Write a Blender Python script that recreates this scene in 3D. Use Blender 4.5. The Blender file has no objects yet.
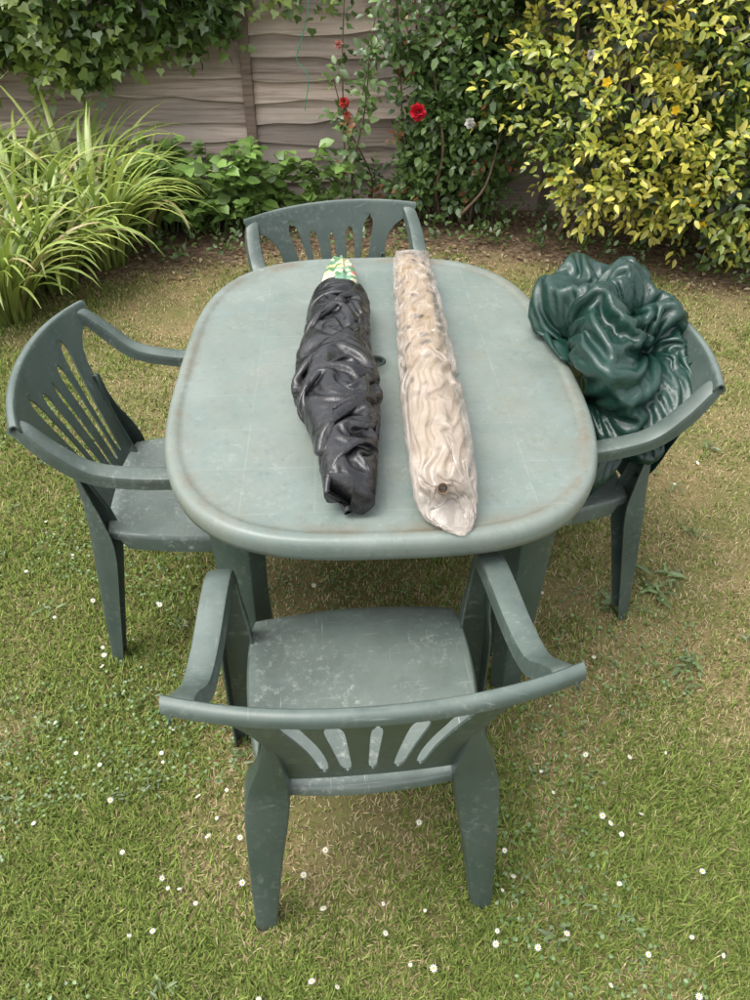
import bpy, math, numpy as np, time
from mathutils import Vector, Matrix
rng=np.random.default_rng(7)
scene=bpy.context.scene
# ------------------------------------------------------------ helpers
def link(o,parent=None):
    scene.collection.objects.link(o)
    if parent: o.parent=parent
    return o
def empty(name,loc=(0,0,0),rot=0):
    e=bpy.data.objects.new(name,None); e.location=loc; e.rotation_euler=(0,0,rot); e.empty_display_size=.1
    return link(e)
def vn(P,f,seed=0):
    P=np.asarray(P,float)*f+seed*17.31
    i=np.floor(P).astype(np.int64); t=P-i; t=t*t*(3-2*t)
    def h(a,b,c):
        n=(a*73856093)^(b*19349663)^(c*83492791)
        n=n&0x7fffffff; n=((n>>13)^n)&0x7fffffff
        n=(n*((n*n*15731+789221)&0x7fffffff)+1376312589)&0x7fffffff
        return n/0x7fffffff
    x,y,z=i[:,0],i[:,1],i[:,2]; r=0
    for a in (0,1):
        for b in (0,1):
            for c in (0,1):
                w=(t[:,0] if a else 1-t[:,0])*(t[:,1] if b else 1-t[:,1])*(t[:,2] if c else 1-t[:,2])
                r=r+w*h(x+a,y+b,z+c)
    return r
def build(name,V,F,mat=None,smooth=True,col=None,parent=None):
    me=bpy.data.meshes.new(name)
    me.from_pydata([tuple(v) for v in V],[],[tuple(f) for f in F]); me.update()
    if smooth: me.polygons.foreach_set('use_smooth',[True]*len(me.polygons))
    if col is not None: setcol(me,col)
    if mat: me.materials.append(mat)
    return link(bpy.data.objects.new(name,me),parent)
def setcol(me,col):
    a=me.color_attributes.new('Col','FLOAT_COLOR','POINT')
    c=np.ones((len(me.vertices),4),np.float32); c[:,:3]=col
    a.data.foreach_set('color',c.ravel())
def batch(name,V,T_faces,n,k,mat,col,smooth=True,parent=None):
    me=bpy.data.meshes.new(name)
    loops=np.concatenate([np.array(f) for f in T_faces]); sz=np.array([len(f) for f in T_faces])
    L=(loops[None,:]+(np.arange(n)*k)[:,None]).ravel()
    tot=np.tile(sz,n); st=np.concatenate([[0],np.cumsum(tot)[:-1]])
    me.vertices.add(n*k); me.vertices.foreach_set('co',V.astype(np.float32).ravel())
    me.loops.add(len(L)); me.loops.foreach_set('vertex_index',L.astype(np.int32))
    me.polygons.add(len(tot)); me.polygons.foreach_set('loop_start',st.astype(np.int32))
    me.update(calc_edges=True)
    if smooth: me.polygons.foreach_set('use_smooth',np.ones(len(me.polygons),bool))
    setcol(me,col)
    me.materials.append(mat)
    return link(bpy.data.objects.new(name,me),parent)
def nz(a): return a/np.maximum(np.linalg.norm(a,axis=-1,keepdims=True),1e-9)
OVAL=(np.array([(0,0,0),(-.45,.3,.08),(0,.3,0),(.45,.3,.08),(-.38,.68,.04),(0,.68,-.04),(.38,.68,.04),(0,1,-.14)]),
      [(0,2,1),(0,3,2),(1,2,5,4),(2,3,6,5),(4,5,7),(5,6,7)])
IVY=(np.array([(0,0,0),(-.42,-.05,.03),(-.55,.3,.05),(-.25,.5,.04),(0,1,-.1),(.25,.5,.04),(.55,.3,.05),(.42,-.05,.03),(0,.35,-.03)]),
      [(0,8,1),(1,8,2),(2,8,3),(3,8,4),(4,8,5),(5,8,6),(6,8,7),(7,8,0)])
def leaves(pos,axis,nrm,L,W,tpl):
    T=tpl[0]; y=nz(axis); x=nz(np.cross(y,nrm)); z=np.cross(x,y)
    L=np.broadcast_to(L,(len(pos),)); W=np.broadcast_to(W,(len(pos),))
    V=pos[:,None,:]+T[None,:,0:1]*(W[:,None]*x)[:,None,:]+T[None,:,1:2]*(L[:,None]*y)[:,None,:]+T[None,:,2:3]*(L[:,None]*z)[:,None,:]
    return V.reshape(-1,3)
def colk(c,k): return np.repeat(c,k,axis=0)
# ------------------------------------------------------------ position based cloth (crumpled sheets)
def pbd(X,Lu,Lv,wrap,project,iters,grav=0,damp=.9,kb=.12,ks=.35):
    nu,nv=X.shape[:2]; X=X.reshape(-1,3).copy(); idx=np.arange(nu*nv).reshape(nu,nv); G=[]
    Lu=Lu.ravel(); Lv=Lv.ravel()
    def pairs(di,dj,k,Lf):
        if di:
            for p in (0,1):
                I=np.array([i for i in range(nu-di) if (i//di)%2==p])
                if wrap: A=idx[I]; Bq=np.roll(idx,-dj,axis=1)[I+di]
                else:
                    j0,j1=max(0,-dj),nv-max(0,dj); A=idx[I][:,j0:j1]; Bq=idx[I+di][:,j0+dj:j1+dj]
                a,b=A.ravel(),Bq.ravel(); G.append((a,b,Lf(a),k))
        else:
            for p in (0,1):
                J=np.array([j for j in range(nv if wrap else nv-dj) if (j//dj)%2==p])
                a=idx[:,J].ravel(); b=idx[:,(J+dj)%nv].ravel(); G.append((a,b,Lf(a),k))
    pairs(2,0,kb,lambda a:2*Lu[a]); pairs(0,2,kb,lambda a:2*Lv[a])
    dg=lambda a:np.sqrt(Lu[a]**2+Lv[a]**2)
    pairs(1,1,ks,dg); pairs(1,-1,ks,dg)
    pairs(1,0,.9,lambda a:Lu[a]); pairs(0,1,.9,lambda a:Lv[a])
    Xo=X.copy(); g=np.array([0,0,-grav])
    for it in range(iters):
        V=(X-Xo)*damp; Xo=X.copy(); X=X+np.clip(V,-.01,.01)+g
        for a,b,L,k in G:
            d=X[b]-X[a]; l=np.sqrt((d*d).sum(1))+1e-9
            c=(.5*k*(l-L)/l)[:,None]*d; X[a]+=c; X[b]-=c
        X=project(X)
    return X.reshape(nu,nv,3)
def up2(X,wrap):
    nu,nv=X.shape[:2]; Y=np.empty((2*nu-1,nv)+X.shape[2:]); Y[::2]=X; Y[1::2]=(X[1:]+X[:-1])/2
    if wrap:
        Z=np.empty((2*nu-1,2*nv)+X.shape[2:]); Z[:,::2]=Y; Z[:,1::2]=(Y+np.roll(Y,-1,axis=1))/2
    else:
        Z=np.empty((2*nu-1,2*nv-1)+X.shape[2:]); Z[:,::2]=Y; Z[:,1::2]=(Y[:,1:]+Y[:,:-1])/2
    return Z
def cloth_ms(X,Lu,Lv,wrap,project,its,kbs,grav,damp=.85,ks=.3,noise=.0):
    r=np.random.default_rng(1)
    for k,(it,kb) in enumerate(zip(its,kbs)):
        if k:
            X=up2(X,wrap); Lu=up2(Lu,wrap)/2; Lv=up2(Lv,wrap)/2; X=X+r.normal(0,noise/2**k,X.shape)
        X=pbd(X,Lu,Lv,wrap,project,it,grav/4**k,damp,kb,ks)
    return X
def gridfaces(nu,nv,wrap):
    F=[]
    for i in range(nu-1):
        for j in range(nv if wrap else nv-1):
            k=(j+1)%nv; F.append((i*nv+j,i*nv+k,(i+1)*nv+k,(i+1)*nv+j))
    return F
# ------------------------------------------------------------ materials
def newmat(name):
    m=bpy.data.materials.new(name); m.use_nodes=True; nt=m.node_tree
    return m,nt,nt.nodes['Principled BSDF'],nt.nodes['Material Output']
def N(nt,t,**k):
    n=nt.nodes.new(t)
    for a,b in k.items(): setattr(n,a,b)
    return n
def ramp(nt,fac,stops):
    r=N(nt,'ShaderNodeValToRGB'); e=r.color_ramp.elements
    while len(e)<len(stops): e.new(.5)
    for i,(p,c) in enumerate(stops): e[i].position=p; e[i].color=(*c,1) if len(c)==3 else c
    nt.links.new(fac,r.inputs[0]); return r.outputs[0]
BW=lambda a,b:[(a,(0,0,0)),(b,(1,1,1))]
def noise(nt,vec,scale,detail=4,rough=.55,dist=0):
    n=N(nt,'ShaderNodeTexNoise'); n.inputs['Scale'].default_value=scale; n.inputs['Detail'].default_value=detail
    n.inputs['Roughness'].default_value=rough; n.inputs['Distortion'].default_value=dist
    if vec: nt.links.new(vec,n.inputs['Vector'])
    return n.outputs['Fac']
def mapping(nt,vec,scale=(1,1,1),rot=(0,0,0)):
    m=N(nt,'ShaderNodeMapping'); m.inputs['Scale'].default_value=scale; m.inputs['Rotation'].default_value=rot
    nt.links.new(vec,m.inputs['Vector']); return m.outputs[0]
def mix(nt,fac,a,b,mode='MIX'):
    m=N(nt,'ShaderNodeMix',data_type='RGBA',blend_type=mode)
    ins=[m.inputs[0],m.inputs[6],m.inputs[7]]
    for s,v in zip(ins,(fac,a,b)):
        if isinstance(v,(int,float)): s.default_value=v
        elif isinstance(v,tuple): s.default_value=(*v,1)
        else: nt.links.new(v,s)
    return m.outputs[2]
def bump(nt,h,strength,dist,p):
    b=N(nt,'ShaderNodeBump'); b.inputs['Strength'].default_value=strength; b.inputs['Distance'].default_value=dist
    nt.links.new(h,b.inputs['Height']); nt.links.new(b.outputs[0],p.inputs['Normal'])
def objco(nt): return N(nt,'ShaderNodeTexCoord').outputs['Object']
def mth(nt,op,a,b=None):
    m=N(nt,'ShaderNodeMath',operation=op)
    for s,v in zip(m.inputs,(a,b)):
        if v is None: continue
        if isinstance(v,(int,float)): s.default_value=v
        else: nt.links.new(v,s)
    return m.outputs[0]
def leafmat(name,rough=.4,trans=.28,gl=.07):
    m,nt,p,out=newmat(name); nt.nodes.remove(p)
    a=N(nt,'ShaderNodeAttribute',attribute_name='Col')
    d=N(nt,'ShaderNodeBsdfDiffuse'); nt.links.new(a.outputs['Color'],d.inputs['Color'])
    t=N(nt,'ShaderNodeBsdfTranslucent'); nt.links.new(a.outputs['Color'],t.inputs['Color'])
    g=N(nt,'ShaderNodeBsdfGlossy'); g.inputs['Roughness'].default_value=rough; g.inputs['Color'].default_value=(.8,.8,.8,1)
    ms=N(nt,'ShaderNodeMixShader'); ms.inputs[0].default_value=trans
    nt.links.new(d.outputs[0],ms.inputs[1]); nt.links.new(t.outputs[0],ms.inputs[2])
    m2=N(nt,'ShaderNodeMixShader'); m2.inputs[0].default_value=gl
    nt.links.new(ms.outputs[0],m2.inputs[1]); nt.links.new(g.outputs[0],m2.inputs[2]); nt.links.new(m2.outputs[0],out.inputs[0])
    return m
M_leaf=leafmat('foliage_leaf'); M_petal=leafmat('petal',.7,.2,.02)
m,nt,p,out=newmat('grass_blade'); a=N(nt,'ShaderNodeAttribute',attribute_name='Col'); d_=N(nt,'ShaderNodeBsdfDiffuse')
nt.links.new(a.outputs['Color'],d_.inputs['Color']); nt.links.new(d_.outputs[0],out.inputs[0]); nt.nodes.remove(p); M_grass=m
def plastic(name,c1,c2,c3,scr=.5,grid=False,rough=(.38,.6),chalk=.6,bleach=.45):
    m,nt,p,out=newmat(name); co=objco(nt)
    oi=N(nt,'ShaderNodeObjectInfo').outputs['Random']
    add=N(nt,'ShaderNodeVectorMath',operation='ADD'); nt.links.new(co,add.inputs[0]); nt.links.new(oi,add.inputs[1])
    co2=add.outputs[0]
    n1=noise(nt,co2,5,5,.65); base=mix(nt,ramp(nt,n1,BW(.35,.7)),c1,c2)
    if not grid:
        g=N(nt,'ShaderNodeNewGeometry'); sn=N(nt,'ShaderNodeSeparateXYZ'); nt.links.new(g.outputs['Normal'],sn.inputs[0])
        up=ramp(nt,sn.outputs[2],BW(.55,.95)); bl=mth(nt,'MULTIPLY',up,ramp(nt,noise(nt,co2,7,5,.7),[(.3,(.25,.25,.25)),(.65,(1,1,1))]))
        base=mix(nt,mth(nt,'MULTIPLY',bl,bleach),base,(.20,.238,.215))
    n2=noise(nt,co2,70,4,.75); sp=ramp(nt,n2,BW(.52,.78))
    n3=noise(nt,co2,9,3,.6); spm=mth(nt,'MULTIPLY',sp,ramp(nt,n3,BW(.40,.65)))
    base=mix(nt,mth(nt,'MULTIPLY',spm,chalk),base,c3)
    sc=None
    for k,(s,r) in enumerate((((7,260,30),(.2,.1,.5)),((260,9,30),(.1,.3,.9)))):
        q=noise(nt,mapping(nt,co2,s,r),1.0,2,.5); q=ramp(nt,q,BW(.70,.80))
        sc=q if sc is None else mth(nt,'MAXIMUM',sc,q)
    base=mix(nt,mth(nt,'MULTIPLY',sc,scr),base,c3)
    dr=mth(nt,'MULTIPLY',ramp(nt,noise(nt,mapping(nt,co2,(1,1,.6)),11,6,.75),BW(.54,.72)),.35)
    base=mix(nt,dr,base,(.09,.085,.06) if not grid else (.16,.16,.12))
    if grid:
        sx=N(nt,'ShaderNodeSeparateXYZ'); nt.links.new(co,sx.inputs[0])
        def lines(o,pitch,w):
            f=mth(nt,'FRACT',mth(nt,'ADD',mth(nt,'DIVIDE',o,pitch),.5+20))
            d=mth(nt,'ABSOLUTE',mth(nt,'SUBTRACT',f,.5))
            return mth(nt,'LESS_THAN',d,w/pitch)
        g=mth(nt,'MAXIMUM',lines(sx.outputs[0],.142,.0014),lines(sx.outputs[1],.142,.0014))
        inx=mth(nt,'LESS_THAN',mth(nt,'ABSOLUTE',sx.outputs[0]),.40); iny=mth(nt,'LESS_THAN',mth(nt,'ABSOLUTE',sx.outputs[1]),.57)
        g=mth(nt,'MULTIPLY',g,mth(nt,'MULTIPLY',inx,iny))
        brk=ramp(nt,noise(nt,co,9,4,.7),[(.40,(.1,.1,.1)),(.7,(1,1,1))])
        base=mix(nt,mth(nt,'MULTIPLY',mth(nt,'MULTIPLY',g,brk),.3),base,c3)
        st=ramp(nt,noise(nt,co,3.2,8,.75,.8),BW(.44,.75))
        base=mix(nt,mth(nt,'MULTIPLY',st,.5),base,(.20,.185,.135))
        dk=ramp(nt,noise(nt,mapping(nt,co,(1,1,1),(0,0,1)),45,6,.8),BW(.55,.72))
        base=mix(nt,mth(nt,'MULTIPLY',dk,.45),base,(.07,.08,.06))
        ex=mth(nt,'POWER',mth(nt,'ABSOLUTE',mth(nt,'DIVIDE',sx.outputs[0],.475)),3.3); ey=mth(nt,'POWER',mth(nt,'ABSOLUTE',mth(nt,'DIVIDE',sx.outputs[1],.66)),3.3)
        e=ramp(nt,mth(nt,'ADD',ex,ey),[(.70,(0,0,0)),(.86,(1,1,1)),(.95,(0,0,0))])
        gn=ramp(nt,noise(nt,co,8,6,.75),BW(.40,.66))
        base=mix(nt,mth(nt,'MULTIPLY',mth(nt,'MULTIPLY',e,gn),.8),base,(.14,.10,.055))
    nt.links.new(base,p.inputs['Base Color'])
    rr=ramp(nt,n1,[(.3,(rough[0],)*3),(.7,(rough[1],)*3)]); nt.links.new(rr,p.inputs['Roughness'])
    p.inputs['Specular IOR Level'].default_value=.5
    return m
M_chair=plastic('weathered_green_plastic',(.046,.070,.060),(.076,.103,.090),(.30,.34,.30),.4,False,(.34,.5),.6,.5)
M_seat=plastic('worn_seat_plastic',(.068,.095,.083),(.11,.138,.122),(.45,.47,.43),.65,False,(.3,.5),.9,.6)
M_table=plastic('weathered_table_plastic',(.142,.184,.165),(.20,.237,.214),(.38,.41,.37),.2,True,(.32,.5))
M_tleg=plastic('table_leg_plastic',(.035,.058,.048),(.055,.083,.07),(.25,.3,.27),.3)
# ------------------------------------------------------------ world, sun, camera
w=bpy.data.worlds.new('World'); scene.world=w; w.use_nodes=True; nt=w.node_tree
bg=nt.nodes['Background']; sky=N(nt,'ShaderNodeTexSky',sky_type='NISHITA'); sky.sun_disc=False
EL,AZ=math.radians(66),math.radians(-105)
sky.sun_elevation=EL; sky.sun_rotation=AZ; sky.dust_density=4; sky.air_density=1.3
hs=N(nt,'ShaderNodeHueSaturation'); hs.inputs['Saturation'].default_value=.18; hs.inputs['Value'].default_value=2.35
nt.links.new(sky.outputs[0],hs.inputs['Color']); nt.links.new(hs.outputs[0],bg.inputs[0]); bg.inputs[1].default_value=.15
sd=bpy.data.lights.new('sun','SUN'); sd.energy=1.5; sd.angle=math.radians(45); sd.color=(1,.95,.87)
so=link(bpy.data.objects.new('sun',sd))
dirv=Vector((math.sin(AZ)*math.cos(EL),math.cos(AZ)*math.cos(EL),math.sin(EL)))
so.rotation_euler=dirv.to_track_quat('Z','Y').to_euler(); so.location=dirv*10
cd=bpy.data.cameras.new('camera'); cam=link(bpy.data.objects.new('camera',cd)); scene.camera=cam
cd.sensor_fit='VERTICAL'; cd.sensor_height=36; cd.lens=27.18; cd.clip_start=.05; cd.clip_end=500
cam.location=(0,0,1.65); cam.rotation_euler=(math.radians(90-39.5),0,0)
scene.view_settings.view_transform='Standard'; scene.view_settings.look='None'; scene.view_settings.exposure=0
# ------------------------------------------------------------ ground
def edgeY(x): return 4.15-.17*(x-.1)**2
m,nt,p,out=newmat('lawn_ground'); co=objco(nt)
sx=N(nt,'ShaderNodeSeparateXYZ'); nt.links.new(co,sx.inputs[0])
xx=mth(nt,'POWER',mth(nt,'ABSOLUTE',mth(nt,'SUBTRACT',sx.outputs[0],.1)),2)
e=mth(nt,'SUBTRACT',mth(nt,'ADD',sx.outputs[1],mth(nt,'MULTIPLY',mth(nt,'MINIMUM',xx,9),.17)),4.15)
e=mth(nt,'ADD',e,mth(nt,'MULTIPLY',mth(nt,'SUBTRACT',noise(nt,co,4,4),.5),.6))
soilf=ramp(nt,mth(nt,'ADD',e,.5),BW(.42,.6))
g=mix(nt,ramp(nt,noise(nt,co,3.5,5,.6),BW(.38,.62)),(.13,.14,.045),(.25,.19,.095))
g=mix(nt,ramp(nt,noise(nt,co,120,4,.7),BW(.4,.65)),g,(.13,.105,.05))
s=mix(nt,ramp(nt,noise(nt,co,30,6,.7),BW(.4,.65)),(.07,.048,.03),(.24,.17,.11))
nt.links.new(mix(nt,soilf,g,s),p.inputs['Base Color']); p.inputs['Roughness'].default_value=.95; p.inputs['Specular IOR Level'].default_value=.1
build('ground',[(-150,-150,0),(150,-150,0),(150,150,0),(-150,150,0)],[(0,1,2,3)],m,False)
# ------------------------------------------------------------ lawn grass
def dryness(P):
    P3=np.c_[P[:,0],P[:,1],np.zeros(len(P))]
    d=.64*vn(P3,2.1,1)+.38*vn(P3,6,2)+.18*vn(P3,15,3)-.175
    for (x,y,r,a) in ((1.15,1.75,.45,.34),(1.5,2.5,.5,.22),(.55,1.35,.35,.15),(0,1.6,.6,.28),(-.95,3.35,.4,.42),(-.9,2.6,.3,.15),(.95,1.3,.35,.20),(-1.1,3.6,.3,.25),(-.3,4.0,.5,.2),(.8,3.9,.6,.2),
                      (-.8,1.2,.4,-.04),(-.5,.6,.5,-.05),(1.6,3.3,.5,.2),(.2,.75,.2,.10),(-.3,.78,.15,.10),(.65,1.0,.25,.12),(-1.2,2.1,.3,.12),(0,1.0,.3,.08)):
        d=d+a*np.exp(-((P[:,0]-x)**2+(P[:,1]-y)**2)/r**2)
    return d
def grass(n):
    y=.1+4.3*rng.random(n)**1.4; hw=.9+.58*y
    x=(rng.random(n)*2-1)*hw
    P=np.c_[x,y]; keep=y<edgeY(x)+rng.normal(0,.12,n)
    d0=dryness(P); keep&=rng.random(n)<np.clip(1.6-1.5*d0,.16,1)
    P=P[keep]; n=len(P); d=dryness(P)+rng.normal(0,.09,n)
    t=np.clip((d-.38)/.36,0,1)[:,None]; k=rng.random((n,1))
    pick=(rng.random((n,1))<(.10+.74*t)).astype(float)
    L=(.014+.020*rng.random(n))*(1.2-.5*np.clip(d,0,1))*(1-.25*pick[:,0]) 
    long=rng.random(n)<.03; L[long]*=1.5
    az=rng.random(n)*2*np.pi; tilt=np.radians(rng.uniform(8,75,n)); bend=np.radians(rng.uniform(0,28,n))
    Wd=rng.uniform(.0007,.0018,n)*(1+.13*P[:,1])*(1-.2*pick[:,0])
    h=np.c_[np.cos(az),np.sin(az),np.zeros(n)]; sd_=np.c_[-np.sin(az),np.cos(az),np.zeros(n)]; up=np.array([0,0,1.])
    base=np.c_[P,np.zeros(n)]
    d1=h*np.sin(tilt)[:,None]+up*np.cos(tilt)[:,None]
    t2=np.minimum(tilt+bend,1.52); d2=h*np.sin(t2)[:,None]+up*np.cos(t2)[:,None]
    m1=base+d1*(L*.55)[:,None]; tip=m1+d2*(L*.45)[:,None]
    wv=sd_*Wd[:,None]
    V=np.stack([base-wv,base+wv,m1+wv*.8,m1-wv*.8,tip],1).reshape(-1,3)
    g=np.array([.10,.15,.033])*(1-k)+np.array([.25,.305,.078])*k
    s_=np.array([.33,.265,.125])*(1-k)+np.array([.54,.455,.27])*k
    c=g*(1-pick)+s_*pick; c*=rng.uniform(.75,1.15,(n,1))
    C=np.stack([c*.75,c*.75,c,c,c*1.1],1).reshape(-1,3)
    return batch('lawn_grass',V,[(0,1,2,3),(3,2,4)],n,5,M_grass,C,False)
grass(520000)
pos=[];ax=[];nr=[];LL=[];cc=[]
for (x,y,r) in [(.78,1.68,.085),(.70,1.50,.07),(.84,1.56,.06),(.9,1.62,.06),(.85,1.3,.05),(-.95,1.5,.04),(1.25,2.3,.06),(-1.2,2.2,.05)]+[(rng.uniform(-1.3,1.5),rng.uniform(.45,2.6),rng.uniform(.018,.032)) for _ in range(60)]:
    k=int(rng.integers(7,15))
    for i in range(k):
        a=2*np.pi*i/k+rng.normal(0,.35); pos.append((x+rng.normal(0,.012),y+rng.normal(0,.012),.012))
        ax.append((math.cos(a),math.sin(a),rng.uniform(-.0,.45))); nr.append((0,0,1)); LL.append(r*rng.uniform(.4,1.1)); cc.append(np.array([.13,.19,.06])*rng.uniform(.6,1.3))
pos=np.array(pos);V=leaves(pos,np.array(ax,float),np.array(nr,float)+rng.normal(0,.2,pos.shape),np.array(LL),np.array(LL)*.3,OVAL)
batch('lawn_weeds',V,OVAL[1],len(pos),8,M_leaf,colk(np.array(cc),8))
n=7000; P=np.c_[rng.uniform(-1.6,1.6,n*3),rng.uniform(.35,2.6,n*3)]; q=vn(np.c_[P,np.zeros(len(P))],3,9); P=P[q>.54][:n]; n=len(P)
pos=np.c_[P,rng.uniform(.012,.028,n)]; a=rng.random(n)*6.28
V=leaves(pos,np.c_[np.cos(a),np.sin(a),rng.uniform(-.1,.3,n)],np.c_[rng.normal(0,.3,(n,2)),np.ones(n)],rng.uniform(.006,.012,n),rng.uniform(.007,.011,n),OVAL)
batch('lawn_clover',V,OVAL[1],n,8,M_leaf,colk(np.array([[.11,.19,.05]])*rng.uniform(.7,1.5,(n,1)),8))
tv=[(0,0,0)]+[((1 if i%2==0 else .55)*math.cos(i*math.pi/10),(1 if i%2==0 else .55)*math.sin(i*math.pi/10),.12 if i%2==0 else 0) for i in range(20)]
tf=[(0,1+i,1+(i+1)%20) for i in range(20)]
tv+=[(.34*math.cos(i*math.pi/3),.34*math.sin(i*math.pi/3),.08) for i in range(6)]+[(0,0,.25)]
tf+=[(27,21+i,21+(i+1)%6) for i in range(6)]
tc=np.array([(.85,.85,.82)]*21+[(.7,.5,.05)]*7)
D=[(-.33,.47),(-.21,.5),(-.12,.52),(-.06,.5),(.03,.6),(.02,.66),(.07,.53),(.11,.55),(.24,.6),(.26,.69),(.3,.73),(.31,.6),(.37,.62),(.5,.7),(.62,.62),(.45,.53),(.55,.58),(-.43,.62),(-.36,.66),(-.4,.7),(-.45,.73),(-.5,.6),(-.56,.77),(-.5,1.02),(-.48,1.1),(-.52,1.0),(-.72,1.32),(-.7,1.36),(-.74,1.34),(-.69,1.3),(-.78,1.1),(-.7,1.0),(-.6,.9),(-.4,.9),(-.3,.8),(.6,.85),(.55,.8),(.7,1.0),(.45,1.15),(.6,1.3),(-.9,1.45),(-.93,1.7),(-.62,1.5),(-.1,.8),(.1,.85)]
D+= [(rng.uniform(-.75,.75),rng.uniform(.4,1.0)) for _ in range(26)]+[(rng.uniform(-1.3,1.3),rng.uniform(1,2.4)) for _ in range(22)]
n=len(D); D=np.array(D)+rng.normal(0,.012,(n,2)); V=[]
for (x,y) in D:
    r=rng.uniform(.0045,.009); R=np.array(Matrix.Rotation(rng.uniform(0,6),3,'Z')@Matrix.Rotation(rng.uniform(-.7,.7),3,'X'))
    V.append((np.array(tv)*r)@R.T+np.array([x,y,rng.uniform(.026,.036)]))
batch('daisy_flowers',np.concatenate(V),tf,n,len(tv),M_petal,np.tile(tc,(n,1)),False)
# ------------------------------------------------------------ table
tbl=empty('plastic_garden_table',(-.0,1.655,0),math.radians(2.8))
A,B,NN=.478,.66,3.2; SEG=160
ang=np.linspace(0,2*np.pi,SEG,endpoint=False)
def outline(inset):
    a,b=A-inset,B-inset
    return np.c_[a*np.sign(np.cos(ang))*np.abs(np.cos(ang))**(2/NN),b*np.sign(np.sin(ang))*np.abs(np.sin(ang))**(2/NN)]
rings=[]; HR=.024
def ring(xy,z): return np.c_[xy,np.full(len(xy),z)]
o=outline(.04)
hole=np.c_[HR*np.cos(ang),HR*np.sin(ang)]
rings.append(ring(hole*.98,.69)); rings.append(ring(hole,.727)); rings.append(ring(hole*1.08,.729))
for f in (.1,.2,.35,.5,.65,.8,.92,1.0):
    rings.append(ring(hole*1.08*(1-f)+o*f,.729))
for ins,z in ((.032,.7285),(.028,.7315),(.02,.7335),(.010,.7325),(.004,.729),(.0,.722),(-.002,.712),(-.001,.700),(.001,.688),(.006,.6865),(.009,.690),(.012,.712),(.05,.716)):
    rings.append(ring(outline(ins),z))
V=np.concatenate(rings); F=[]
for r in range(len(rings)-1):
    for i in range(SEG):
        j=(i+1)%SEG; F.append((r*SEG+i,(r+1)*SEG+i,(r+1)*SEG+j,r*SEG+j))
F=[f[::-1] for f in F]
R0=len(rings)-1; V=np.concatenate([V,ring(hole*1.2,.716)]) 
for i in range(SEG):
    j=(i+1)%SEG; F.append((R0*SEG+j,(R0+1)*SEG+j,(R0+1)*SEG+i,R0*SEG+i))
build('tabletop',V,F,M_table,True,parent=tbl)
m,nt,p,out=newmat('dark_rubber'); p.inputs['Base Color'].default_value=(.03,.045,.038,1); p.inputs['Roughness'].default_value=.5
M_dark=m
def lathe(name,prof,mat,parent,seg=40,loc=(0,0,0)):
    V=[];F=[]
    for (r,z) in prof:
        for i in range(seg): V.append((r*math.cos(i*2*math.pi/seg),r*math.sin(i*2*math.pi/seg),z))
    for k in range(len(prof)-1):
        for i in range(seg):
            j=(i+1)%seg; F.append((k*seg+i,k*seg+j,(k+1)*seg+j,(k+1)*seg+i))
    o=build(name,V,F,mat,True,parent=parent); o.location=loc; return o
lathe('parasol_hole_ring',[(.018,.700),(.018,.731),(.021,.733),(.025,.7325),(.027,.7298)],M_dark,tbl)
lathe('parasol_hole_cap',[(.0005,.722),(.0178,.722)],M_dark,tbl)
def catmull(P,k):
    P=np.array(P,float); Q=np.vstack([2*P[0]-P[1],P,2*P[-1]-P[-2]]); out=[]
    for i in range(1,len(Q)-2):
        for t in np.linspace(0,1,k,endpoint=False):
            a,b,c,d=Q[i-1],Q[i],Q[i+1],Q[i+2]
            out.append(.5*((2*b)+(c-a)*t+(2*a-5*b+4*c-d)*t*t+(3*b-a-3*c+d)*t**3))
    out.append(Q[-2]); return np.array(out)
def sweep(P,k=6,r=.008,X=(1,0,0)):
    S=catmull(P,k); C=S[:,:3]; T=nz(np.gradient(C,axis=0)); X=np.array(X,float)
    V=[];F=[]
    for c,t,(wd,fl) in zip(C,T,S[:,3:5]):
        x=X-t*np.dot(X,t); x/=np.linalg.norm(x); n=np.cross(x,t); h=wd/2
        prof=[(-h-.002,-fl),(-h,-fl*.5),(-h,-r),(-h+r*.3,-r*.3),(-h+r,0),(0,.0012),(h-r,0),(h-r*.3,-r*.3),(h,-r),(h,-fl*.5),(h+.002,-fl)]
        for a,b in prof: V.append(c+x*a+n*b)
    m=11
    for i in range(len(C)-1):
        for j in range(m-1): F.append((i*m+j,i*m+j+1,(i+1)*m+j+1,(i+1)*m+j))
    return np.array(V),F
def solid(o,t,es=True):
    s=o.modifiers.new('s','SOLIDIFY'); s.thickness=t; s.offset=-1
    if es:
        b=o.modifiers.new('b','BEVEL'); b.width=.0012; b.segments=1; b.limit_method='ANGLE'; b.angle_limit=math.radians(50)
        e_=o.modifiers.new('e','EDGE_SPLIT'); e_.split_angle=math.radians(38)
def mirror(V,F):
    V=V.copy(); V[:,0]*=-1; return V,[f[::-1] for f in F]
for i,(sxg,syg) in enumerate(((1,-1),(-1,-1),(1,1),(-1,1))):
    rot=math.radians(28)
    V,F=sweep([(0,0,.0,.062,.045),(0,.0,.3,.085,.055),(0,.0,.58,.105,.06),(0,0,.66,.13,.07),(0,0,.714,.17,.09)],5)
    o_=build('leg_%d'%(i+1),V,F,M_tleg,True,parent=tbl); solid(o_,.005)
    o_.location=(sxg*.335,syg*.46,0)
    tgt=math.atan2(syg*math.cos(rot),sxg*math.sin(rot))+math.pi/2
    o_.rotation_euler=(0,0,tgt)
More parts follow.
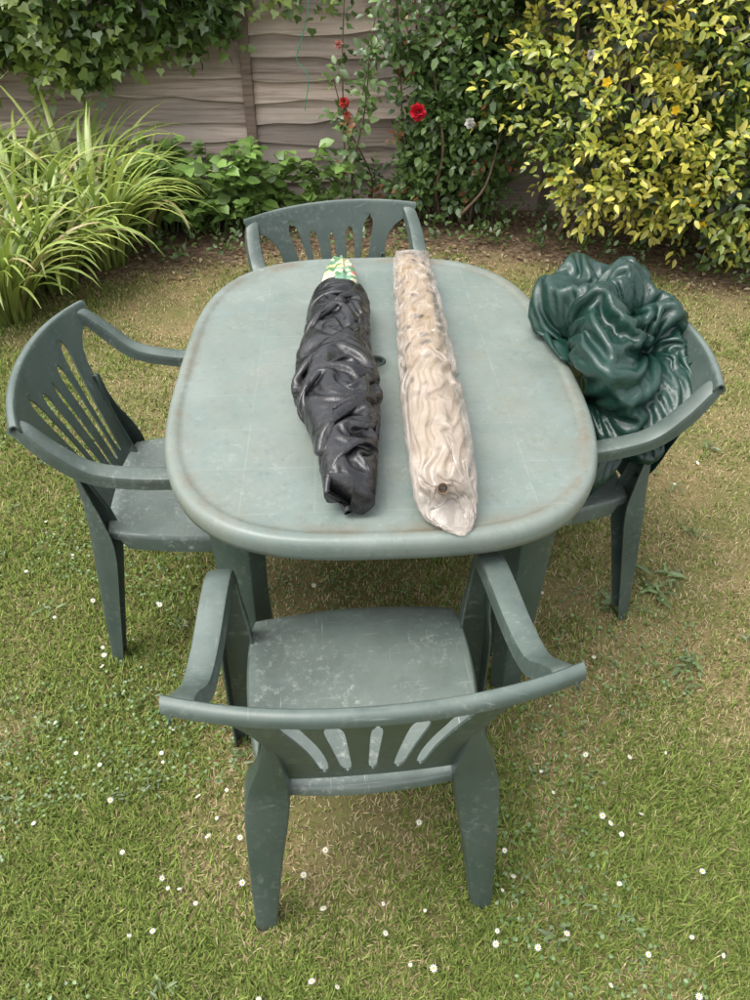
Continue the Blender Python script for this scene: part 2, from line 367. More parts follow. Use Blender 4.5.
# ------------------------------------------------------------ chair meshes (shared)
cm={}
def mk(name,V,F,thick,es=True,mat=None):
    o=build(name,V,F,mat or M_chair); solid(o,thick,es); cm[name]=o
nu,nv=28,28; V=[];F=[]
def seat_pt(u,v):
    k=.30 
    x=u*math.sqrt(1-k*v*v*.55); y=v*math.sqrt(1-k*u*u*.55)
    hw=.205+.03*(y*.5+.5)
    px=x*hw; py=.26+y*.215
    z=.425-.012*(1-min(1,(px/.2)**2))*(1-abs(y)**3)
    if v>.6: z-=.018*((v-.6)/.4)**2
    return px,py,z
us=np.linspace(-1,1,nu)
for v in us:
    for u in us: V.append(seat_pt(u,v))
for j in range(nv-1):
    for i in range(nu-1): F.append((j*nu+i,j*nu+i+1,(j+1)*nu+i+1,(j+1)*nu+i))
per=[(i,0) for i in range(nu)]+[(nu-1,j) for j in range(1,nv)]+[(i,nv-1) for i in range(nu-2,-1,-1)]+[(0,j) for j in range(nv-2,0,-1)]
idx=[j*nu+i for i,j in per]
cen=np.array([0,.26,0]); prev=idx
for (out_,dz) in ((.004,-.004),(.007,-.012),(.008,-.045)):
    cur=[]
    for q in idx:
        a=np.array(V[q]); d=a-cen; d[2]=0; d/=np.linalg.norm(d)
        sc_=.45 if a[1]<.1 else 1
        cur.append(len(V)); V.append(tuple(a+d*out_+np.array([0,0,dz*sc_])))
    for a in range(len(idx)):
        b=(a+1)%len(idx); F.append((prev[a],cur[a],cur[b],prev[b]))
    prev=cur
mk('seat',np.array(V),F,.004,True,M_seat)
ts=np.linspace(0,1,50)
def Wt(t):
    return float(np.interp(t,[0,.3,.55,.68,.76,.82,.87,.91,.95,1.0],[.145,.158,.172,.183,.198,.220,.248,.272,.287,.292]))
T0,T1=.08,.90
def slot(t,i):
    q=min(max((t-T0)/(T1-T0),0),1)
    c=[-1,-.5,0,.5,1][i] 
    ctr={1:.082+.056*q**1.7,.5:.043+.024*q,0:0}[abs(c)]*(1 if c>0 else -1 if c<0 else 0)
    hw={1:.008+.010*q,.5:.009+.008*q,0:.007+.003*q}[abs(c)]
    top={1:T1-.02,.5:T1-.09,0:T1-.12}[abs(c)]
    qq=(t-T0)/(top-T0)*2-1
    f=max(0,1-abs(qq)**9)**.5 if abs(qq)<1 else 0
    return ctr-max(hw*f,.0008),ctr+max(hw*f,.0008),(0 if abs(qq)>=1 else 1)
V=[];F=[];grid=[]
rows=[(t,0,0) for t in ts]+[(1,-.004,.003),(1,-.011,.003),(1,-.018,-.001),(1,-.021,-.007),(1,-.022,-.015)]
for (t,dy,dz) in rows:
    W_=Wt(t); b=[-W_]; op=[]
    for i in range(5):
        l,r,o_=slot(t,i); b+=[l,r]; op.append(o_)
    b.append(W_)
    xs=[]
    for i in range(11):
        k=6 if i in (0,10) else 2
        for q in range(k): xs.append((b[i]+(b[i+1]-b[i])*q/k, i, op[(i-1)//2] if i%2==1 else 0))
    xs.append((b[-1],99,0))
    row=[]
    for (x,i,o_) in xs:
        arch=.014*(1-(x/.29)**2)*max(0,(t-.7)/.3) if t>.7 else 0
        z=.447+.355*t+arch+dz
        earc=.055*(abs(x)/.29)**2.2
        y=.055-.125*t**1.15
        y+=earc*(.4+.6*t)
        row.append((len(V),o_)); V.append((x,y+dy,z))
    grid.append(row)
for a in range(len(grid)-1):
    for c in range(len(grid[0])-1):
        if grid[a][c][1] and a<len(ts): continue
        F.append((grid[a][c][0],grid[a+1][c][0],grid[a+1][c+1][0],grid[a][c+1][0]))
mk('backrest',np.array(V),F,.005)
arm=[(.262,-.040,.795,.035,.016),(.268,-.01,.785,.042,.022),(.275,.04,.735,.046,.028),(.272,.10,.682,.048,.028),(.268,.19,.660,.05,.028),(.264,.30,.652,.052,.028),(.260,.37,.644,.052,.028),
     (.258,.408,.612,.050,.028),(.254,.418,.54,.048,.03),(.250,.422,.46,.056,.04),(.254,.425,.38,.066,.045),(.268,.435,.2,.054,.04),(.282,.447,0,.040,.032)]
V,F=sweep(arm,6,.009); mk('arm_and_front_leg_right',V,F,.004)
V,F=mirror(V,F); mk('arm_and_front_leg_left',V,F,.004)
rl=[(.222,-.012,0,.042,.03),(.206,.004,.2,.060,.045),(.188,.02,.38,.078,.055),(.178,.024,.46,.07,.04),(.168,.016,.55,.040,.018),(.166,.003,.655,.012,.005)]
V,F=sweep(rl,7,.008); mk('rear_leg_right',V,F,.004)
V,F=mirror(V,F); mk('rear_leg_left',V,F,.004)
def chair(loc,rotdeg,first=False):
    e=empty('plastic_garden_chair',(loc[0],loc[1],0),math.radians(rotdeg))
    for k,o in cm.items():
        if first: o.parent=e
        else:
            c=o.copy(); link(c,e)
    return e
chair((.0,.66),5.5,True)
chair((-.72,1.55),-86)
chair((.675,1.70),100)
chair((-.135,2.50),180+17)
# ------------------------------------------------------------ wrapped parasols
FL=.7345
def profile(path):
    S=catmull(path,20); S=S[np.argsort(S[:,1])]
    return lambda y:(np.interp(y,S[:,1],S[:,0]),np.interp(y,S[:,1],S[:,2]),np.interp(y,S[:,1],S[:,3]))
def wrapped(name,path,mat,slackv,slacku,nu,nv,its,kbs,lo,hi,turns,parent,seed,floor=FL,lump=.15,nz0=.004):
    pf=profile(path); y1,y0=path[0][1],path[-1][1]
    ys=np.linspace(y1,y0,nu); a=np.linspace(0,2*np.pi,nv,endpoint=False)
    cx,rx,rz=pf(ys); r=np.random.default_rng(seed)
    AA=a[None,:]+np.linspace(0,turns*2*np.pi,nu)[:,None]
    X=np.stack([cx[:,None]+rx[:,None]*np.cos(AA)*.92,np.repeat(ys[:,None],nv,1),floor+rz[:,None]+rz[:,None]*np.sin(AA)*.92],-1)
    X=X+r.normal(0,nz0,X.shape)
    per=2*np.pi*np.sqrt((rx**2+rz**2)/2)
    Lv=np.repeat((per/nv*slackv)[:,None],nv,1); Lu=np.full((nu,nv),abs(y1-y0)/(nu-1)*slacku)
    def proj(X):
        X[:,1]=np.clip(X[:,1],y0,y1)
        cx,rx,rz=pf(X[:,1]); cz=floor+rz
        dx,dz=(X[:,0]-cx)/rx,(X[:,2]-cz)/rz; e=np.sqrt(dx*dx+dz*dz)+1e-6
        l=lo+lump*(vn(X,12,seed)-.5); f=np.clip(e,l,np.maximum(hi,l+.02))/e
        X[:,0]=cx+dx*rx*f; X[:,2]=np.maximum(cz+dz*rz*f,floor+.0005); return X
    X=cloth_ms(X,Lu,Lv,True,proj,its,kbs,0,.85,.3,.0015)
    nu,nv=X.shape[:2]; F=gridfaces(nu,nv,True); F.append(tuple(range(nv))[::-1]); F.append(tuple((nu-1)*nv+j for j in range(nv)))
    return build(name,X.reshape(-1,3),F,mat,True,parent=parent)
def tube(name,path,mat,disp,rows=260,seg=120,parent=None,floor=FL):
    path=np.array(path,float); S=catmull(path,int(rows/(len(path)-1)))
    n=len(S); C=np.c_[S[:,0],S[:,1],floor+S[:,3]]; T=nz(np.gradient(C,axis=0)); T[:,2]=0; T=nz(T)
    side=np.c_[T[:,1],-T[:,0],np.zeros(n)]
    a=np.linspace(0,2*np.pi,seg,endpoint=False); ca,sa=np.cos(a),np.sin(a)
    D=ca[None,:,None]*side[:,None,:]; U=sa[None,:,None]*np.array([0,0,1.])
    Nn=nz(D+U); base=C[:,None,:]+D*S[:,2][:,None,None]+U*S[:,3][:,None,None]
    P=base.reshape(-1,3); s=np.repeat(np.linspace(0,1,n),seg); aa=np.tile(a,n)
    P=P+Nn.reshape(-1,3)*disp(P,s,aa)[:,None]; P[:,2]=np.maximum(P[:,2],floor)
    F=[(i*seg+j,i*seg+(j+1)%seg,(i+1)*seg+(j+1)%seg,(i+1)*seg+j) for i in range(n-1) for j in range(seg)]
    F.append(tuple(range(seg))[::-1]); F.append(tuple((n-1)*seg+j for j in range(seg)))
    return build(name,P,F,mat,True,parent=parent)
m,nt,p,out=newmat('black_polythene'); co=objco(nt)
p.inputs['Specular IOR Level'].default_value=.6
nt.links.new(ramp(nt,noise(nt,co,14,5,.7),[(.35,(.2,)*3),(.75,(.42,)*3)]),p.inputs['Roughness'])
nt.links.new(ramp(nt,noise(nt,co,35,5,.7),[(.5,(.008,.008,.010)),(.8,(.05,.047,.045))]),p.inputs['Base Color'])
bump(nt,noise(nt,mapping(nt,co,(90,30,60),(0,0,.6)),1,4,.65,1.5),.35,.003,p); M_black=m
wp=empty('parasol_wrapped_in_black_bag')
wrapped('black_bag',[(-.094,1.985,.046,.034),(-.094,1.96,.062,.042),(-.094,1.92,.076,.049),(-.093,1.80,.082,.053),(-.092,1.66,.083,.055),(-.092,1.55,.092,.059),(-.086,1.45,.100,.062),(-.076,1.35,.093,.060),(-.064,1.25,.073,.056),(-.053,1.17,.060,.051),(-.047,1.11,.053,.047),(-.044,1.06,.048,.042)],
   M_black,1.42,1.22,76,30,(160,70,30),(.2,.25,.25),.70,1.0,.9,wp,3,lump=.3)
m,nt,p,out=newmat('floral_fabric'); co=objco(nt)
v=N(nt,'ShaderNodeTexVoronoi'); v.inputs['Scale'].default_value=42; nt.links.new(co,v.inputs['Vector'])
sep=N(nt,'ShaderNodeSeparateColor'); nt.links.new(v.outputs['Color'],sep.inputs[0])
r_=N(nt,'ShaderNodeValToRGB'); r_.color_ramp.interpolation='CONSTANT'; e=r_.color_ramp.elements
for k_,(pp,c) in enumerate([(0,(.50,.47,.34)),(.25,(.08,.2,.09)),(.45,(.52,.5,.36)),(.66,(.42,.12,.1)),(.72,(.16,.30,.20)),(.9,(.6,.45,.2))]):
    if k_<2: e[k_].position=pp; e[k_].color=(*c,1)
    else: q=e.new(pp); q.color=(*c,1)
nt.links.new(sep.outputs[0],r_.inputs[0]); nt.links.new(r_.outputs[0],p.inputs['Base Color']); p.inputs['Roughness'].default_value=.8; M_flor=m
tube('floral_parasol_canopy',[(-.108,2.235,.014,.012),(-.107,2.215,.022,.019),(-.104,2.14,.036,.028),(-.099,2.04,.048,.036),(-.095,1.93,.056,.040)],M_flor,
     lambda P,s,a:.004*np.sin(a*7+s*4)+.002*np.sin(a*15),60,64,wp)
cp=empty('parasol_wrapped_in_clear_plastic')
m,nt,p,out=newmat('faded_floral_roll'); co=objco(nt)
sx=N(nt,'ShaderNodeSeparateXYZ'); nt.links.new(co,sx.inputs[0]); ym=ramp(nt,mth(nt,'MULTIPLY',sx.outputs[1],.4),[(.50,(.4,.4,.4)),(.66,(1,1,1))])
c=mix(nt,ramp(nt,noise(nt,co,9,3,.5,.5),BW(.42,.58)),(.43,.34,.25),(.34,.255,.165))
v=N(nt,'ShaderNodeTexVoronoi'); v.inputs['Scale'].default_value=24; nt.links.new(co,v.inputs['Vector'])
fl_=mth(nt,'MULTIPLY',ramp(nt,mth(nt,'ADD',v.outputs['Distance'],mth(nt,'MULTIPLY',noise(nt,co,60,2),.5)),[(.50,(1,1,1)),(.62,(0,0,0))]),ym)
sep=N(nt,'ShaderNodeSeparateColor'); nt.links.new(v.outputs['Color'],sep.inputs[0])
fc2=mix(nt,ramp(nt,sep.outputs[0],BW(.45,.5)),(.26,.16,.06),(.06,.045,.03))
c=mix(nt,mth(nt,'MULTIPLY',fl_,.95),c,fc2)
nt.links.new(c,p.inputs['Base Color']); p.inputs['Roughness'].default_value=.8; M_roll=m
tube('faded_parasol_roll',[(.105,2.18,.036,.028),(.110,2.0,.046,.037),(.116,1.7,.050,.041),(.122,1.4,.052,.044),(.126,1.18,.051,.044),(.128,1.10,.044,.039)],M_roll,
     lambda P,s,a:.003*np.sin(a*5+s*9)+.003*(vn(P,18,4)-.5),120,64,cp,.738)
m,nt,p,out=newmat('dusty_clear_film'); co=objco(nt)
p.inputs['Roughness'].default_value=.22; p.inputs['Specular IOR Level'].default_value=.9
nt.links.new(ramp(nt,noise(nt,co,12,3,.6),[(.35,(.40,.345,.295)),(.7,(.54,.48,.42))]),p.inputs['Base Color'])
sx=N(nt,'ShaderNodeSeparateXYZ'); nt.links.new(co,sx.inputs[0])
al=mth(nt,'ADD',ramp(nt,noise(nt,mapping(nt,co,(26,14,26)),1,5,.7,.6),[(.36,(.10,)*3),(.68,(.44,)*3)]),ramp(nt,mth(nt,'MULTIPLY',sx.outputs[1],.4),[(.44,(.18,)*3),(.70,(0,)*3)])); nt.links.new(al,p.inputs['Alpha'])
M_film=m
wrapped('clear_film',[(.116,2.325,.060,.008),(.112,2.27,.056,.018),(.108,2.18,.055,.034),(.110,2.0,.060,.048),(.116,1.7,.064,.053),(.122,1.4,.067,.057),(.126,1.22,.065,.056),(.128,1.13,.062,.052),(.130,1.08,.060,.040),(.134,1.055,.057,.016),(.145,1.03,.040,.008),(.155,1.008,.012,.004)],
   M_film,1.24,1.12,114,40,(150,60,30),(.10,.2,.3),.82,1.02,.3,cp,8,lump=.08,nz0=.003)
m,nt,p,out=newmat('steel_pole'); p.inputs['Base Color'].default_value=(.16,.10,.06,1); p.inputs['Roughness'].default_value=.6
o=lathe('pole_end',[(.008,.0),(.0085,.03),(.0105,.031),(.011,.0),(.0105,-.03)],m,cp,32,(.122,1.080,.786)); o.rotation_euler=(math.radians(50),0,0)
# ------------------------------------------------------------ green tarpaulin
m,nt,p,out=newmat('green_tarpaulin_polythene'); co=objco(nt)
nt.links.new(ramp(nt,noise(nt,co,9,5,.6),[(.3,(.006,.028,.021)),(.75,(.014,.050,.037))]),p.inputs['Base Color'])
p.inputs['Roughness'].default_value=.30; p.inputs['Specular IOR Level'].default_value=.55
bump(nt,noise(nt,co,26,5,.7,1.2),.3,.006,p)
def tarp():
    n=40; u=np.linspace(-1,1,n); Uq,Vq=np.meshgrid(u,u,indexing='ij'); r=np.maximum(np.abs(Uq),np.abs(Vq)); ph=np.arctan2(Vq,Uq)
    th=r*math.radians(128); D0=np.stack([np.sin(th)*np.cos(ph),np.sin(th)*np.sin(ph),np.cos(th)],-1)
    c=np.array([.605,1.765,.640]); R=np.array([.235,.300,.255]); ff=np.array([-.985,-.17])
    state={n*n:D0.reshape(-1,3)}
    q=D0
    for _ in range(2): q=nz(up2(q,False)); state[q.shape[0]**2]=q.reshape(-1,3)
    X=c+D0*R*.92
    Lu=np.full((n,n),.0); Lv=Lu.copy()
    Lu[:-1]=np.linalg.norm(X[1:]-X[:-1],axis=-1); Lu[-1]=Lu[-2]; Lv[:,:-1]=np.linalg.norm(X[:,1:]-X[:,:-1],axis=-1); Lv[:,-1]=Lv[:,-2]
    sl=1.55; Lu=np.maximum(Lu,.012)*sl; Lv=np.maximum(Lv,.012)*sl
    X=X+np.random.default_rng(5).normal(0,.010,X.shape)
    def proj(X):
        d0=state[len(X)]
        d=(X-c)/R; e=np.linalg.norm(d,axis=1)+1e-6; dd=d/e[:,None]
        dd=nz(dd+.05*(d0-dd)) 
        bad=(dd*d0).sum(1)<.6; dd[bad]=nz(dd[bad]+d0[bad])
        lo=.80+.62*(vn(d0,2.1,31)-.5)+.22*(vn(d0,4.5,12)-.5); hi=lo+.34
        e=np.clip(e,lo,hi); X=c+dd*R*e[:,None]
        s=(X[:,0]-.755)*ff[0]+(X[:,1]-1.755)*ff[1]; need=np.where(X[:,2]<.82,.015+.30*np.clip(.8-X[:,2],0,1),-.03)
        k=np.maximum(need-s,0); X[:,0]+=ff[0]*k; X[:,1]+=ff[1]*k
        X[:,2]=np.maximum(X[:,2],.434)
        low=X[:,2]<.745; X[:,0]=np.where(low&(X[:,0]<.50),.50,X[:,0]); return X
    X=cloth_ms(X,Lu,Lv,False,proj,(160,70,30),(.2,.3,.3),0,.8,.3,.002)
    n=X.shape[0]
    o=build('green_tarpaulin',X.reshape(-1,3),gridfaces(n,n,False),m,True)
    s=o.modifiers.new('s','SOLIDIFY'); s.thickness=.0008
tarp()
# ------------------------------------------------------------ fence
m,nt,p,out=newmat('weathered_fence_wood'); co=objco(nt)
gr=noise(nt,mapping(nt,co,(2.2,10,60)),1,6,.7,.4)
c=ramp(nt,gr,[(.3,(.20,.145,.115)),(.5,(.46,.365,.305)),(.75,(.62,.525,.455))])
c=mix(nt,ramp(nt,noise(nt,co,2.5,4,.6),BW(.4,.7)),c,(.36,.31,.27))
a=N(nt,'ShaderNodeAttribute',attribute_name='Col'); c=mix(nt,1.0,c,a.outputs['Color'],'MULTIPLY')
nt.links.new(c,p.inputs['Base Color']); p.inputs['Roughness'].default_value=.9; bump(nt,gr,.5,.006,p); M_fence=m
fe=empty('wooden_fence')
FY=4.98; V=[];F=[];C=[]
posts=[-6.17,-4.36,-2.55,-.74,1.07,2.88,4.69]
for a_,b_ in zip(posts[:-1],posts[1:]):
    z=-.03; tilt=rng.normal(0,.012)
    while z<1.75:
        h=.112+rng.uniform(-.014,.014); n=36; ph=rng.random()*50; br=rng.uniform(.65,1.12)
        b0=len(V); tl=rng.normal(0,.006)
        for i in range(n+1):
            x=a_+.02+(b_-a_-.04)*i/n
            wv=.014*math.sin(x*3+ph)+.018*(float(vn(np.array([[x,ph,0]]),5,3)[0])-.5)*2
            sg=(tilt+tl)*(x-a_); zl=z+wv+sg; zt=z+h+.04+sg
            for (dy,zz) in ((-.056,zl),(-.034,zl-.002),(.004,zt),(-.006,zt),(-.056,zl)):
                V.append((x,FY+dy,zz)); C.append((br,br*.99,br*.98))
        for i in range(n):
            for j in range(4):
                F.append((b0+i*5+j,b0+(i+1)*5+j,b0+(i+1)*5+j+1,b0+i*5+j+1))
        z+=h
build('fence_boards',V,F,M_fence,False,np.array(C),fe)
def box(name,x0,x1,y0,y1,z0,z1,mat,parent,col=(.9,.9,.9)):
    V=[(x,y,z) for x in (x0,x1) for y in (y0,y1) for z in (z0,z1)]
    F=[(0,1,3,2),(4,6,7,5),(0,4,5,1),(2,3,7,6),(0,2,6,4),(1,5,7,3)]
    o=build(name,V,F,mat,False,np.array([col]*8),parent); b=o.modifiers.new('b','BEVEL'); b.width=.005; return o
for i,x in enumerate(posts):
    box('fence_post_%d'%(i+1),x-.03,x+.03,FY-.075,FY+.02,-.1,1.85,M_fence,fe,(.45,.4,.38))
# ------------------------------------------------------------ foliage
def sprigs(B,Dr,length,k,L,Wd,cfun,tpl=OVAL,upn=1.0,jit=.35,droop=.1):
    m=len(B); i=np.arange(k); fr=(i+.5)/k
    pos=B[:,None,:]+Dr[:,None,:]*(length[:,None]*fr[None,:])[:,:,None]
    pos=pos+np.array([0,0,-droop])*(fr**2)[None,:,None]*length[:,None,None]
    side=nz(np.cross(Dr,rng.normal(size=Dr.shape)))
    a=(i*2.4)[None,:]+rng.random((m,1))*6.28
    s2=np.cross(Dr,side)
    sv=np.cos(a)[:,:,None]*side[:,None,:]+np.sin(a)[:,:,None]*s2[:,None,:]
    ax=sv*.9+Dr[:,None,:]*(.5+.6*fr[None,:,None])+rng.normal(0,.25,pos.shape)
    nr=np.array([0,0,upn])+Dr[:,None,:]*.5+rng.normal(0,jit,pos.shape)+np.array([0,-.35,0])
    pos=(pos+sv*.01+rng.normal(0,.004,pos.shape)).reshape(-1,3)
    fr_=np.tile(fr,m); col=cfun(pos,fr_,np.repeat(np.arange(m),k))
    n=len(pos); s=rng.uniform(.6,1.2,n)
    ok=(pos[:,1]<FY-.10)&(pos[:,2]>.02)
    ax=ax.reshape(-1,3);nr=nr.reshape(-1,3)
    V=leaves(pos[ok],ax[ok],nr[ok],(L*s)[ok],(Wd*s)[ok],tpl)
    return V,int(ok.sum()),colk(col[ok],len(tpl[0]))
def bloblist(bl,n,r0=.7,r1=1.03):
    vol=np.array([b[1][0]*b[1][2] for b in bl]); idx=rng.choice(len(bl),n,p=vol/vol.sum())
    c=np.array([b[0] for b in bl])[idx]; r=np.array([b[1] for b in bl])[idx]
    u=nz(rng.normal(size=(n,3))); u[:,1]=-np.abs(u[:,1])*np.sign(rng.random(n)-.12)
    rad=rng.uniform(r0,r1,n)
    lump=.75+.5*vn(u+idx[:,None]*3.1,2.6,5)
    return c+u*r*(rad*lump)[:,None],u
def merge(name,parts,mat,tpl,parent=None):
    V=np.concatenate([p_[0] for p_ in parts]); n=sum(p_[1] for p_ in parts); C=np.concatenate([p_[2] for p_ in parts])
    return batch(name,V,tpl[1],n,len(tpl[0]),mat,C,True,parent)
blobs=[((1.35,4.45,.95),(.62,.55,.75)),((2.1,4.35,1.0),(.75,.62,.85)),((1.15,4.6,1.5),(.55,.5,.6)),((1.85,4.12,.55),(.6,.42,.42)),((2.9,4.3,1.0),(.8,.7,.95)),((1.7,4.4,1.75),(.9,.6,.5)),((1.3,4.15,.62),(.42,.35,.32))]
B,u=bloblist(blobs,2500,.78,1.06); Dr=nz(u+rng.normal(0,.45,u.shape)+np.array([0,-.1,.45]))
hue=vn(B,2.6,21)+.3*np.clip(-(B[:,0]-1.7),-.6,1)+.12*(B[:,2]-.8)+rng.normal(0,.13,len(B))
def cf(pos,fr,si):
    t=np.clip((hue[si]-.22)/.40,0,1)*np.clip(.35+fr,0,1); t=np.clip(t+rng.normal(0,.12,len(pos)),0,1)[:,None]
    a=np.array([.07,.13,.022]);b=np.array([.30,.37,.05]);c=np.array([.68,.61,.11])
    r=np.where(t<.5,a+(b-a)*t*2,b+(c-b)*(t-.5)*2); return r*rng.uniform(.7,1.2,(len(pos),1))
sh=empty('golden_variegated_shrub')
p1=sprigs(B,Dr,rng.uniform(.10,.26,len(B)),9,.052,.027,cf)
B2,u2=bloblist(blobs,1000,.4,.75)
p2=sprigs(B2,nz(u2+rng.normal(0,.6,u2.shape)),rng.uniform(.15,.25,len(B2)),6,.06,.04,lambda p_,f,s_:np.array([[.03,.055,.015]])*rng.uniform(.5,1.6,(len(p_),1)))  # inner leaves coloured very dark: shade inside the shrub put into their colour
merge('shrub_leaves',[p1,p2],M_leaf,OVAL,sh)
def stems(name,segs,mat,parent):
    V=[];F=[]
    for (P,r0,r1) in segs:
        S=catmull(P,5); T=nz(np.gradient(S,axis=0)); n=len(S); b=len(V)
        for k_,(c,t) in enumerate(zip(S,T)):
            x=np.cross(t,(0.3,.9,.1)); x/=np.linalg.norm(x); y=np.cross(t,x); r=r0+(r1-r0)*k_/(n-1)
            for j in range(6): V.append(c+(x*math.cos(j*math.pi/3)+y*math.sin(j*math.pi/3))*r)
        for k_ in range(n-1):
            for j in range(6): F.append((b+k_*6+j,b+k_*6+(j+1)%6,b+(k_+1)*6+(j+1)%6,b+(k_+1)*6+j))
    return build(name,V,F,mat,True,parent=parent)
m,nt,p,out=newmat('bark'); co=objco(nt); nt.links.new(ramp(nt,noise(nt,co,25,5),[(.3,(.07,.05,.03)),(.7,(.22,.15,.10))]),p.inputs['Base Color']); p.inputs['Roughness'].default_value=.9; M_bark=m
m,nt,p,out=newmat('green_stem'); p.inputs['Base Color'].default_value=(.14,.19,.06,1); p.inputs['Roughness'].default_value=.6; M_stem=m
sg=[]
for i in range(16):
    x=rng.uniform(1.05,2.6); y=4.55+rng.uniform(-.15,.15); tx=max(1.0,x+rng.normal(0,.3))
    sg.append(([(x,y,-.02),(x*.7+tx*.3,y-.1,.35),(x*.3+tx*.7,y-.15,.8),(tx,y-.1,1.4)],.018,.006))
stems('shrub_branches',sg,M_bark,sh)
n=80; Bq,uq=bloblist(blobs,n,1.08,1.18); pos=np.repeat(Bq,5,0); a=np.tile(np.arange(5)*1.257,n)
V=leaves(pos,np.c_[np.cos(a),np.full(5*n,-.25),np.sin(a)],np.tile([0,-1,.3],(5*n,1)),.026,.022,OVAL)
batch('shrub_flowers',V,OVAL[1],5*n,8,M_petal,np.tile([[.85,.55,.02]],(40*n,1)),True,sh)
# climbing rose
rb=empty('climbing_rose')
sg=[];B=[];Dr=[]
for i in range(32):
    x0=rng.uniform(.12,.75); y0=4.72+rng.uniform(-.12,.1)
    tx=rng.uniform(.05,.85) if i>3 else rng.uniform(-.5,.05); tz=rng.uniform(.5,1.75); ty=y0-rng.uniform(.0,.35)
    if i<=3: x0=-.05-.06*i; tz=.8+.15*i
    P=[(x0,y0,-.02),(x0*.8+tx*.2+rng.normal(0,.05),y0,.3*tz),(x0*.35+tx*.65,y0*.5+ty*.5,.7*tz),(tx,ty,tz)]
    sg.append((P,.007,.003)); S=catmull(P,14); T=nz(np.gradient(S,axis=0))
    for c,t in zip(S[7:],T[7:]):
        for _ in range(2 if i>3 else 1):
            if i<=3 and rng.random()<.45: continue
            B.append(c); Dr.append(t*.4+rng.normal(0,.6,3)+np.array([0,-.3,.1]))
for P,r in (([(.42,4.75,-.02),(.36,4.6,.22),(.38,4.5,.5),(.3,4.5,.9)],.014),([(.62,4.7,-.02),(.5,4.5,.1),(.63,4.45,.3),(.7,4.5,.6)],.012),([(.3,4.8,-.02),(.28,4.7,.5),(.2,4.65,1.2)],.011)):
    sg.append((P,r,.005))
stems('rose_stems',sg,M_bark,rb)
B=np.array(B);Dr=nz(np.array(Dr))
bl=[((.45,4.75,1.1),(.36,.25,.5)),((.6,4.7,.65),(.3,.25,.3)),((.9,4.75,1.0),(.3,.25,.6))]
Bx,ux=bloblist(bl,420,.5,1.05); B=np.concatenate([B,Bx]); Dr=np.concatenate([Dr,nz(ux+rng.normal(0,.5,ux.shape))])
k_=rng.random(len(B))
def cr(pos,fr,si):
    a=np.array([.06,.115,.032]);b=np.array([.19,.30,.08]);t=k_[si][:,None]; c=a+(b-a)*t
    red=(k_[si]>.955)[:,None]; c=np.where(red,np.array([.30,.13,.06]),c); return c*rng.uniform(.75,1.25,(len(pos),1))
merge('rose_leaves',[sprigs(B,Dr,rng.uniform(.08,.18,len(B)),6,.056,.036,cr)],M_leaf,OVAL,rb)
fl=[];fn=[];fc_=[];rad=[]
for (x,y,z,r,c) in ((.225,4.36,.70,.042,(.62,.01,.03)),(-.165,4.48,.72,.028,(.5,.05,.04)),(-.15,4.48,.66,.02,(.5,.12,.08)),(.50,4.34,.65,.026,(.75,.72,.68)),(1.0,4.0,1.02,.022,(.75,.72,.68)),(-.19,4.55,.98,.02,(.6,.25,.2))):
    for q in range(22):
        a=q*2.4; el=q/22*1.2; d=np.array([math.cos(a)*math.cos(el),-math.sin(el)-.1,math.sin(a)*math.cos(el)])
        fl.append(np.array([x,y,z])+d*r*.15); fn.append(d); fc_.append(np.array(c)*rng.uniform(.7,1.2)*(1-.015*q)); rad.append(r)
fl=np.array(fl);fn=np.array(fn);rad=np.array(rad)
V=leaves(fl,fn+rng.normal(0,.12,fn.shape),np.tile([0,-1,.4],(len(fl),1))+rng.normal(0,.3,fn.shape),rad,rad*1.1,OVAL)
batch('rose_flowers',V,OVAL[1],len(fl),8,M_petal,colk(np.array(fc_),8),True,rb)
# ivy
iv=empty('ivy')
n=1900; x=rng.uniform(-3.6,-.78,n); low=np.interp(x,[-3.6,-2.3,-2.0,-1.75,-1.5,-1.2,-.95,-.78],[.6,.80,.88,.68,.78,.93,.97,1.08])+.14*(vn(np.c_[x,x*0,x*0],6,2)-.5)
z=low+(1.9-low)*rng.random(n)**1.1; dep=.05+.28*np.clip((z-low)/.35,0,1)*rng.random(n)
B=np.c_[x,FY-.08-dep,z]; Dr=nz(rng.normal(0,.5,(n,3))+np.array([0,-.6,-.5])); k1=vn(B,3.5,8)+rng.normal(0,.12,n)
def ci(pos,fr,si):
    t=np.clip((k1[si]-.3)/.45,0,1)[:,None]; return (np.array([.07,.13,.03])*(1-t)+np.array([.27,.36,.075])*t)*rng.uniform(.7,1.3,(len(pos),1))
p1=sprigs(B,Dr,rng.uniform(.08,.2,n),6,.062,.058,ci,IVY)
n2=110; x=rng.uniform(-.8,.5,n2); z=rng.uniform(1.14,1.9,n2)
B=np.c_[x,np.full(n2,FY-.11),z]; k1=rng.random(n2)
p2=sprigs(B,nz(rng.normal(0,.5,(n2,3))+np.array([0,-.5,-.5])),rng.uniform(.08,.2,n2),5,.055,.055,ci,IVY)
merge('ivy_leaves',[p1,p2],M_leaf,IVY,iv)
